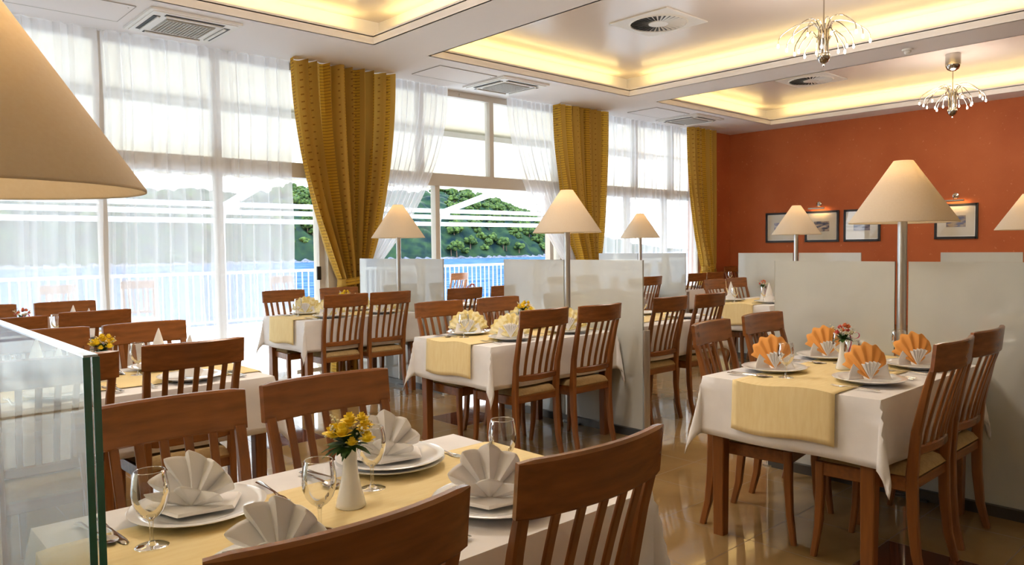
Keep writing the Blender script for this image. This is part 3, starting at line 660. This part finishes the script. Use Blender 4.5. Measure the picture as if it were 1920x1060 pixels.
for (x, y, lb, k), ll in zip(PART, LL):
    place('part'+k, make_partition(milky if k == 'c' else frost, k == 'c'), 'glass_partition', lb, (x, y, 0), 0, 'glass partitions between the tables')
    place('lamp', make_lamp, 'floor_lamp', ll, (x-.0, y, 0), 0, 'cone lamps on the partitions')
    light('lamp_bulb_light', 'POINT', (x, y, 1.74), (0, 0, 0), 1.0, (1, .80, .55), shadow_soft_size=.03)

# ------------------------------------------------------------------ chandeliers
def make_chandelier():
    t = thing('chandelier', 'x', 'chandelier')   # origin at the ceiling, hangs down
    obj('canopy', MB().lathe([(.001, 0), (.086, 0), (.086, -.13), (.083, -.15), (.062, -.19), (.03, -.208), (.001, -.212)], 24), chrome, t)
    obj('stem', MB().lathe([(.006, -.20), (.006, -.70)], 10), chrome, t)
    b = MB()
    for k in range(8): a = k*PI/4; b.lathe([(.001, -.47), (.011, -.472), (.011, -.70), (.001, -.70)], 10, (.036*math.cos(a), .036*math.sin(a), 0))
    obj('tube_cluster', b, chrome, t)
    obj('ball', MB().lathe([(.052, -.675), (.056, -.695), (.050, -.725), (.034, -.748), (.012, -.76), (.006, -.762), (.006, -.775), (.009, -.78), (.001, -.788)], 24), chrome, t)
    k = 0
    for (n, R, zt, zb, off) in ((12, .375, -.445, -.60, .1), (6, .22, -.545, -.67, .35)):
        for i in range(n):
            a = off+i*2*PI/n; Rr = R*(1 if i % 2 == 0 else .86); rise = .02*(i % 3); ca, sa = math.cos(a), math.sin(a); P = []
            ctl = [(.034, zt-.10), (.048, zt-.01), (.10, zt+.035+rise*.6), (Rr*.6, zt+.015+rise*.6), (Rr*.88, zt-.035), (Rr*.98, zt-.08), (Rr, zb+.03)]
            for j in range(len(ctl)-1):
                p0, p1, p2, p3 = ctl[max(0, j-1)], ctl[j], ctl[j+1], ctl[min(len(ctl)-1, j+2)]
                for s in range(4):
                    u = s/4; q = [.5*((2*p1[m])+(-p0[m]+p2[m])*u+(2*p0[m]-5*p1[m]+4*p2[m]-p3[m])*u*u+(-p0[m]+3*p1[m]-3*p2[m]+p3[m])*u**3) for m in (0, 1)]; P.append((q[0]*ca, q[0]*sa, q[1]))
            P.append((ctl[-1][0]*ca, ctl[-1][0]*sa, ctl[-1][1]))
            ar = obj('arm', MB().tube(P, .0042, 7), chrome, t)
            obj('bulb', MB().lathe([(.005, 0), (.0075, -.006), (.010, -.020), (.008, -.031), (.001, -.036)], 10, (Rr*ca, Rr*sa, zb+.03)), bulb_m, ar)
    return t
for (x, y, lb) in ((6.48, 3.01, 'chrome chandelier with many arched arms nearest, cut at top'), (10.40, 3.20, 'smaller farther chrome chandelier before the orange wall'), (2.4, 3.1, 'added chrome chandelier out of frame, brightening the front tables'), (-1.4, 3.1, 'added unseen chrome chandelier behind the viewer, brightening the foreground')):  # last two hang out of view, added as fill light for the foreground
    place('chand', make_chandelier, 'chandelier', lb, (x, y, ZU), 0, 'chrome chandeliers')
    light('chandelier_light', 'POINT', (x, y, 3.03), (0, 0, 0), {2.4: 52, -1.4: 40}.get(x, 26), (1, .89, .76), shadow_soft_size=.3)

# ------------------------------------------------------------------ ceiling fittings
def make_ac():
    t = thing('air_conditioner', 'x', 'air conditioner')
    b = MB(); b.box((-.39, -.39, -.022), (.39, .39, -.0005), ch=.01); b.box((-.36, -.36, -.03), (.36, .36, -.02), ch=.01); obj('panel', b, plas, t, ang=30)
    b = MB()
    for s in (-1, 1): b.box((-.25, s*.30-.028, -.033), (.25, s*.30+.028, -.029)); b.box((s*.30-.028, -.25, -.033), (s*.30+.028, .25, -.029))
    obj('air_slot', b, dark, t, False)
    b = MB(); b.box((-.21, -.21, -.036), (.21, .21, -.028))
    for k in range(15): b.box((-.20+k*.0286-.004, -.205, -.044), (-.20+k*.0286+.004, .205, -.034)); b.box((-.205, -.20+k*.0286-.003, -.042), (.205, -.20+k*.0286+.003, -.034))
    obj('intake_grille', b, mat('grey_grille', (.55, .53, .50), .5), t, False)
    b = MB()
    for s in (-1, 1): b.box((-.24, s*.285-.012, -.045), (.24, s*.285+.010, -.034)); b.box((s*.285-.012, -.24, -.045), (s*.285+.010, .24, -.034))
    obj('air_flap', b, plas, t, False); return t
for (x, lb) in ((2.50, 'square ceiling air conditioner above the left sheer curtain'), (6.42, 'square ceiling air conditioner above the open glass doors'), (10.42, 'square ceiling air conditioner nearest the orange wall')):
    place('ac', make_ac, 'air_conditioner', lb, (x, 7.03, ZC), 0, 'ceiling air conditioners')
def make_hatch():
    b = MB(); b.box((-.42, -.27, -.006), (.42, .27, -.0005)); t = thing('access_panel', 'x', 'ceiling panel'); obj('panel', b, plaster, t, False)
    b = MB()
    for s in (-1, 1): b.box((-.42, s*.27-.003, -.0075), (.42, s*.27+.003, -.003)); b.box((s*.42-.003, -.27, -.0075), (s*.42+.003, .27, -.003))
    b.lathe([(.001, -.006), (.006, -.006), (.006, -.009), (.001, -.009)], 10, (.38, -.2, 0)); obj('seam', b, mat('seam_grey', (.42, .40, .38), .8), t, False); return t
for (x, lb) in ((1.60, 'flush ceiling access panel left of the nearest air conditioner'), (5.58, 'flush ceiling access panel left of the middle air conditioner'), (9.55, 'flush ceiling access panel left of the far air conditioner')):
    place('hatch', make_hatch, 'access_panel', lb, (x, 7.0, ZC), 0, 'ceiling access panels')
def make_diff():
    t = thing('ceiling_vent', 'x', 'ceiling vent')
    b = MB(); b.box((-.36, -.36, -.012), (.36, .36, -.0005)); obj('plate', b, plas, t, False)
    b = MB(); b.lathe([(.001, -.0135), (.29, -.0135)], 40); obj('dark_disc', b, dark, t, False)
    b = MB(); b.lathe([(.001, -.026), (.10, -.024), (.105, -.014)], 32); b.lathe([(.285, -.013), (.29, -.024), (.305, -.012)], 40); obj('hub_and_ring', b, plas, t)
    b = MB()
    for k in range(32):
        a = k*2*PI/32; c, s = math.cos(a), math.sin(a); w = .011
        b.add([(.10*c-w*.4*s, .10*s+w*.4*c, -.022), (.288*c-w*s, .288*s+w*c, -.024), (.288*c+w*s, .288*s-w*c, -.014), (.10*c+w*.4*s, .10*s-w*.4*c, -.015)], [(0, 1, 2, 3)])
    obj('vanes', b, plas, t, False); return t
for (x, y, lb) in ((6.52, 4.78, 'round slatted ceiling vent in the middle recess'), (10.42, 5.02, 'round slatted ceiling vent in the farthest recess')):
    place('diff', make_diff, 'ceiling_vent', lb, (x, y, ZU), 0, 'round ceiling vents')
t = thing('smoke_detector', 'white round smoke detector on the ceiling beam', 'smoke detector', (8.50, 3.05, ZC))
obj('base', MB().lathe([(.001, 0), (.055, 0), (.055, -.012), (.045, -.02), (.001, -.02)], 24), plas, t); obj('sensor', MB().lathe([(.032, -.018), (.034, -.035), (.022, -.05), (.001, -.052)], 16), plas, t)
# ------------------------------------------------------------------ pictures on the orange wall
mat_board = mat('cream_mat_board', (.72, .66, .54), .7); inner_w = mat('white_bevel', (.85, .83, .78), .6)
def art(k, c1, c2): return noise_col(mat('print_%d' % k, rough=.4), c1, c2, 9, (1, 1, 3), 5, .42, .58)
picg = see_through('picture_glass', (.98, .98, .98), .03, .02, blend=.1, edge=.6)
def picture(y, z, lb, k, c1, c2):
    t = thing('framed_picture', lb, 'picture', (X1-.012, y, z), 0, 'black framed pictures on the orange wall')
    w, h = .275, .245; b = MB()
    for s in (-1, 1): b.box((-.014, s*w-.017, -h-.017), (.012, s*w+.017, h+.017)); b.box((-.014, -w, s*h-.017), (.012, w, s*h+.017))
    obj('frame', b, black, t, False)
    b = MB(); b.box((-.002, -w, -h), (.004, w, h)); obj('mat_board', b, mat_board, t, False)
    b = MB()
    for s in (-1, 1): b.box((-.004, s*(w-.025)-.006, -h+.02), (-.001, s*(w-.025)+.006, h-.02)); b.box((-.004, -w+.02, s*(h-.025)-.006), (-.001, w-.02, s*(h-.025)+.006))
    obj('bevel', b, inner_w, t, False)
    b = MB(); b.box((-.005, -.13, -.085), (-.002, .13, .085)); obj('print', b, art(k, c1, c2), t, False)
    b = MB(); b.box((-.010, -w, -h), (-.009, w, h)); obj('picture_glass', b, picg, t, False)
picture(6.535, 1.67, 'leftmost black framed picture behind a cone lamp', 1, (.30, .28, .42), (.62, .60, .66))
picture(5.81, 1.672, 'black framed boat picture under the left picture light', 2, (.05, .06, .12), (.55, .42, .30))
picture(5.145, 1.672, 'black framed picture left of the large cone lamp', 3, (.10, .08, .14), (.35, .30, .34))
picture(3.77, 1.69, 'black framed picture right of the large cone lamp', 4, (.06, .06, .14), (.42, .30, .18))
def make_plight():
    t = thing('picture_light', 'x', 'picture light')
    b = MB(); b.tube([(-.11, -.14, 0), (-.11, .14, 0)], .015, 12); obj('shade_bar', b, steel, t)
    b = MB(); b.v = []; b.lathe([(.001, 0), (.045, 0), (.042, .012), (.02, .02), (.001, .02)], 20); b.v = [(-z, x, y+.075) for x, y, z in b.v]; obj('wall_rose', b, chrome, t)
    b = MB(); b.tube([(-.012, 0, .075), (-.06, 0, .07), (-.1, 0, .035), (-.11, 0, 0)], .006, 8); obj('arm', b, chrome, t); return t
for (y, z, lb) in ((5.86, 1.975, 'chrome picture light above the boat picture'), (3.78, 1.995, 'chrome picture light above the rightmost picture')):
    place('pl', make_plight, 'picture_light', lb, (X1-.001, y, z), 0, 'picture lights')
    light('picture_light_glow', 'AREA', (X1-.10, y-.02, z-.014), (0, math.radians(-35), 0), .45, (1, .6, .25), shape='RECTANGLE', size=.03, size_y=.26)

# ------------------------------------------------------------------ terrace
deck = noise_col(mat('pale_terrace_paving', rough=.7), (.80, .77, .72), (.88, .86, .82), 4)
b = MB(); b.box((-12, 7.95, -.25), (30, 14.1, -.02)); struct('terrace_floor', b, deck)
t = thing('terrace_railing', 'white metal terrace railing in front of the sea', 'railing', (0, 13.75, 0))
obj('top_rail', MB().sweep([(-10, 0, .97), (28, 0, .97)], [(.05, .04)]*2, .006), white_p, t); obj('bottom_rail', MB().sweep([(-10, 0, .08), (28, 0, .08)], [(.03, .03)]*2, .004), white_p, t)
bal = None
for k in range(98):
    x = 4.4+k*.132
    if bal is None: bal = obj('baluster', MB().sweep([(0, 0, .08), (0, 0, .95)], [(.018, .018)]*2, .003), white_p, t); bal.location = (x, 0, 0)
    else: c = bal.copy(); C.objects.link(c); c.location = (x, 0, 0)
b = MB()
for k in range(112): x = 4.4-(k+1)*.132; b.box((x-.011, -.011, .08), (x+.011, .011, .95))
for k in range(80): x = 4.4+(98+k)*.132; b.box((x-.011, -.011, .08), (x+.011, .011, .95))
tag(obj('baluster_row', b, white_p, t, False), kind='stuff')
# awning: sloping canvas, beam, scalloped valance, arms and posts
t = thing('awning', 'cream canvas awning with scalloped valance over the terrace', 'awning', (0, 8.0, 0))
ya, za, yb, zb = .02, 3.55, 2.5, 2.60
b = MB(); b.add([(-10, ya, za), (28, ya, za), (28, yb, zb), (-10, yb, zb)], [(0, 1, 2, 3)]); solidify(obj('canvas', b, awn, t, False), .006)
b = MB()
def val(u, v): x = -10+38*u; return (x, yb+.01+.01*math.sin(x*9), zb-(.16+.035*abs(math.sin(x*PI/.36)))*v)
b.grid(val, 700, 3); solidify(obj('valance', b, awn, t), .003)
b = MB(); b.box((-10, 1.0, 3.05), (28, 1.10, 3.13)); b.box((-10, yb-.06, zb-.07), (28, yb, zb-.01)); obj('cross_beam', b, mat('grey_beam_paint', (.50, .49, .45), .6), t, False)
for x in (.55, 5.25, 9.99, 14.7):
    obj('arm', MB().sweep([(x, 5.2, 2.12), (x, 2.5, 2.62), (x, .1, 3.42)], [(.17, .08)]*3, .02, up=(0, 0, 1)), white_p, t)
for i, x in enumerate((.55, 5.25, 9.99, 14.7)):
    p = thing('pergola_post', 'white curved pergola post %s' % ('far left behind the sheer', 'behind the sheer curtain by the gold curtain', 'seen through the open doors', 'at the far right end of the terrace')[i], 'post', (x, 13.2, -.02), 0, 'white pergola posts')
    obj('post', MB().tube([(0, 0, 0), (0, 0, 1.9), (.03, 0, 2.05), (.13, 0, 2.15), (.3, 0, 2.18)], .055, 12), white_p, p); obj('base', MB().box((-.1, -.1, 0), (.1, .1, .03)), white_p, p)
t = thing('pergola_beam', 'three parallel white pergola bars above the railing', 'pergola', (0, 13.3, 0))
for z in (2.20, 2.065, 1.91): obj('bar', MB().sweep([(-10, 0, z), (28, 0, z)], [(.06, .085)]*2, .01, up=(0, 0, 1)), white_p, t)
owood = noise_col(mat('orange_outdoor_wood', rough=.5), (.55, .20, .06), (.66, .27, .09), 4, (8, 8, 1))
t0 = used['chair']
def ochair(x, y, rz, lb): dup(t0, lb, (x, y, -.02), rz, 'wooden chairs on the terrace', 'terrace_chair')
for (x, y, rz, lb) in ((7.75, 10.0, .2, 'wooden terrace chair seen between two glass partitions'), (5.45, 11.0, 3.3, 'wooden terrace chair left of the large gold curtain'),
                       (3.3, 11.2, 3.0, 'wooden terrace chair behind the straight sheer curtain'), (2.2, 11.2, .1, 'wooden terrace chair behind the wide sheer, right one'), (.9, 11.1, 3.2, 'wooden terrace chair behind the wide sheer, left one')):
    ochair(x, y, rz, lb)

# ------------------------------------------------------------------ sea, island, pines
sea = mat('blue_sea_water', (.03, .16, .42), .5, spec=0)
n_, l_, b_ = nt(sea); t_ = n_.new('ShaderNodeTexCoord'); mp = n_.new('ShaderNodeMapping'); mp.inputs['Scale'].default_value = (.06, .22, 1); mp.inputs['Rotation'].default_value = (0, 0, .7); l_.new(t_.outputs['Object'], mp.inputs[0])
ns = n_.new('ShaderNodeTexNoise'); ns.inputs['Scale'].default_value = 2.2; ns.inputs['Detail'].default_value = 8; l_.new(mp.outputs[0], ns.inputs[0])
r_ = n_.new('ShaderNodeValToRGB'); l_.new(ns.outputs[0], r_.inputs[0]); r_.color_ramp.elements[0].position = .4; r_.color_ramp.elements[0].color = (.020, .055, .125, 1); r_.color_ramp.elements[1].position = .62; r_.color_ramp.elements[1].color = (.080, .130, .19, 1); l_.new(r_.outputs[0], b_.inputs['Base Color'])
bp = n_.new('ShaderNodeBump'); bp.inputs['Strength'].default_value = .3; bp.inputs['Distance'].default_value = 1; l_.new(ns.outputs[0], bp.inputs['Height']); l_.new(bp.outputs[0], b_.inputs['Normal'])
b = MB(); b.add([(-900, 14, -6.5), (1500, 14, -6.5), (1500, 1600, -6.5), (-900, 1600, -6.5)], [(0, 1, 2, 3)]); tag(obj('sea', b, sea, None, False), 'calm blue sea between terrace and island', 'sea', kind='stuff')
hill_m = noise_col(mat('wooded_hillside', rough=.9, spec=.1), (.006, .018, .020), (.028, .055, .022), .12, (1, 1, 1), 6)
rock_m = noise_col(mat('grey_shore_rock', rough=.9), (.07, .07, .09), (.20, .18, .20), .6, (1, 1, 1), 6, .4, .6)
def ridge(x):   # island crest height over the sea along its length
    pts = [(-200, 40), (60, 46), (270, 48), (360, 54), (418, 54), (449, 47), (482, 39), (507, 34), (525, 31), (560, 24), (590, 15), (650, 3), (700, 0)]
    if x <= pts[0][0]: return pts[0][1]
    for (a, ha), (c, hc) in zip(pts, pts[1:]):
        if x <= c: return ha+(hc-ha)*(x-a)/(c-a)
    return 0
def hz(x, v):   # v 0 at the shore, 1 at the crest
    return -6.5+ridge(x)*(1-(1-v)**1.6)
rnd = random.Random(3)
def hsh(i, j, k): return (math.sin(i*127.1+j*311.7+k*74.7)*43758.5453) % 1
def canopy(x, y, c=8.0):
    best = 0; i0, j0 = int(x//c), int(y//c)
    for i in (i0-1, i0, i0+1):
        for j in (j0-1, j0, j0+1):
            px, py, h = (i+hsh(i, j, 1))*c, (j+hsh(i, j, 2))*c, 1.5+3*hsh(i, j, 3); q = 1-((x-px)**2+(y-py)**2)/(c*.72)**2
            if q > 0: best = max(best, h*q**.5)
    return best
def hl(u, v):
    x = -200+900*u; w = .5*math.sin(x*.13)+.4*math.sin(x*.31+2); X = x+2*math.sin(x*.2); Y = 432+4*w+v*95
    return (X, Y, hz(x, v)+(canopy(X, Y)*min(1, v*12)-.5 if ridge(x) > 1 else -1))
b = MB().grid(hl, 560, 46); isl = thing('wooded_island', 'wooded island across the water behind the terrace', 'island', (0, 0, 0)); obj('hillside', b, hill_m, isl, ang=180)
def rk(u, v):
    x = -200+900*u; w = .5*math.sin(x*.13)+.4*math.sin(x*.31+2); q = math.sin(x*.9)*math.sin(x*1.7+3)
    return (x, 428+4*w+v*8-1.5*q, -6.6+v*(2.0+.5*q))
obj('rocky_shore', MB().grid(rk, 500, 4), rock_m, isl, ang=20)
pine_m = noise_col(mat('pine_foliage', rough=.85, spec=.1), (.010, .028, .012), (.10, .145, .032), .5, (1, 1, 1), 4, .35, .65); trunk_m = mat('pine_bark', (.12, .08, .05), .9)
vars_ = []
for k in range(4):
    t = thing('pine_tree', 'x', 'tree'); b = MB(); r2 = random.Random(k)
    for j in range(16):
        a = r2.uniform(0, 6.28); q = r2.random(); rr = 3.0*math.sqrt(q); zc = 5.5+r2.uniform(-1.8, 3.2)*(1-q*.7); c = (rr*math.cos(a), rr*math.sin(a), zc); R = r2.uniform(1.3, 2.2)
        rings = [[(c[0]+R*(1+.22*r2.uniform(-1, 1))*math.sin(e)*math.cos(2*PI*m/9), c[1]+R*(1+.22*r2.uniform(-1, 1))*math.sin(e)*math.sin(2*PI*m/9), c[2]-R*.75*(1+.15*r2.uniform(-1, 1))*math.cos(e)) for m in range(9)] for e in [PI*(.03+.94*i/5) for i in range(6)]]; b.loft(rings)
    obj('crown', b, pine_m, t, ang=30); obj('trunk', MB().tube([(0, 0, -1.5), (.3, 0, 3), (0, .2, 6)], [.45, .35, .2], 7), trunk_m, t); vars_.append(t)
k = 0
DESC = 'round pine tree on the wooded island slope'
N = 296
for i in range(N):
    # spread over the part of the slope in view, denser where the doors are open
    v = .03+.97*rnd.random()**.9; g = (432+95*v)/432
    x = (rnd.uniform(205, 250) if i % 6 == 0 else rnd.uniform(335, 440) if i % 12 != 5 else rnd.uniform(20, 200))*g
    if i < 46: v = 1.0; x = 395+i*4.6
    elif i < 58: v = 1.0; x = 252+(i-46)*4.6
    if ridge(x) < 5: continue
    sca = rnd.uniform(.75, 1.25); loc = (x, 432+v*95+rnd.uniform(-2, 2), hz(x, v)-2.0)
    if k < 4: o = vars_[k]; o.location = loc; o.rotation_euler = (0, 0, rnd.uniform(0, 6)); o.scale = (sca,)*3; tag(o, DESC, None, 'pine trees on the island')
    else: dup(vars_[k % 4], DESC, loc, rnd.uniform(0, 6), 'pine trees on the island', scale=(sca, sca, sca*rnd.uniform(.85, 1.15)))
    k += 1
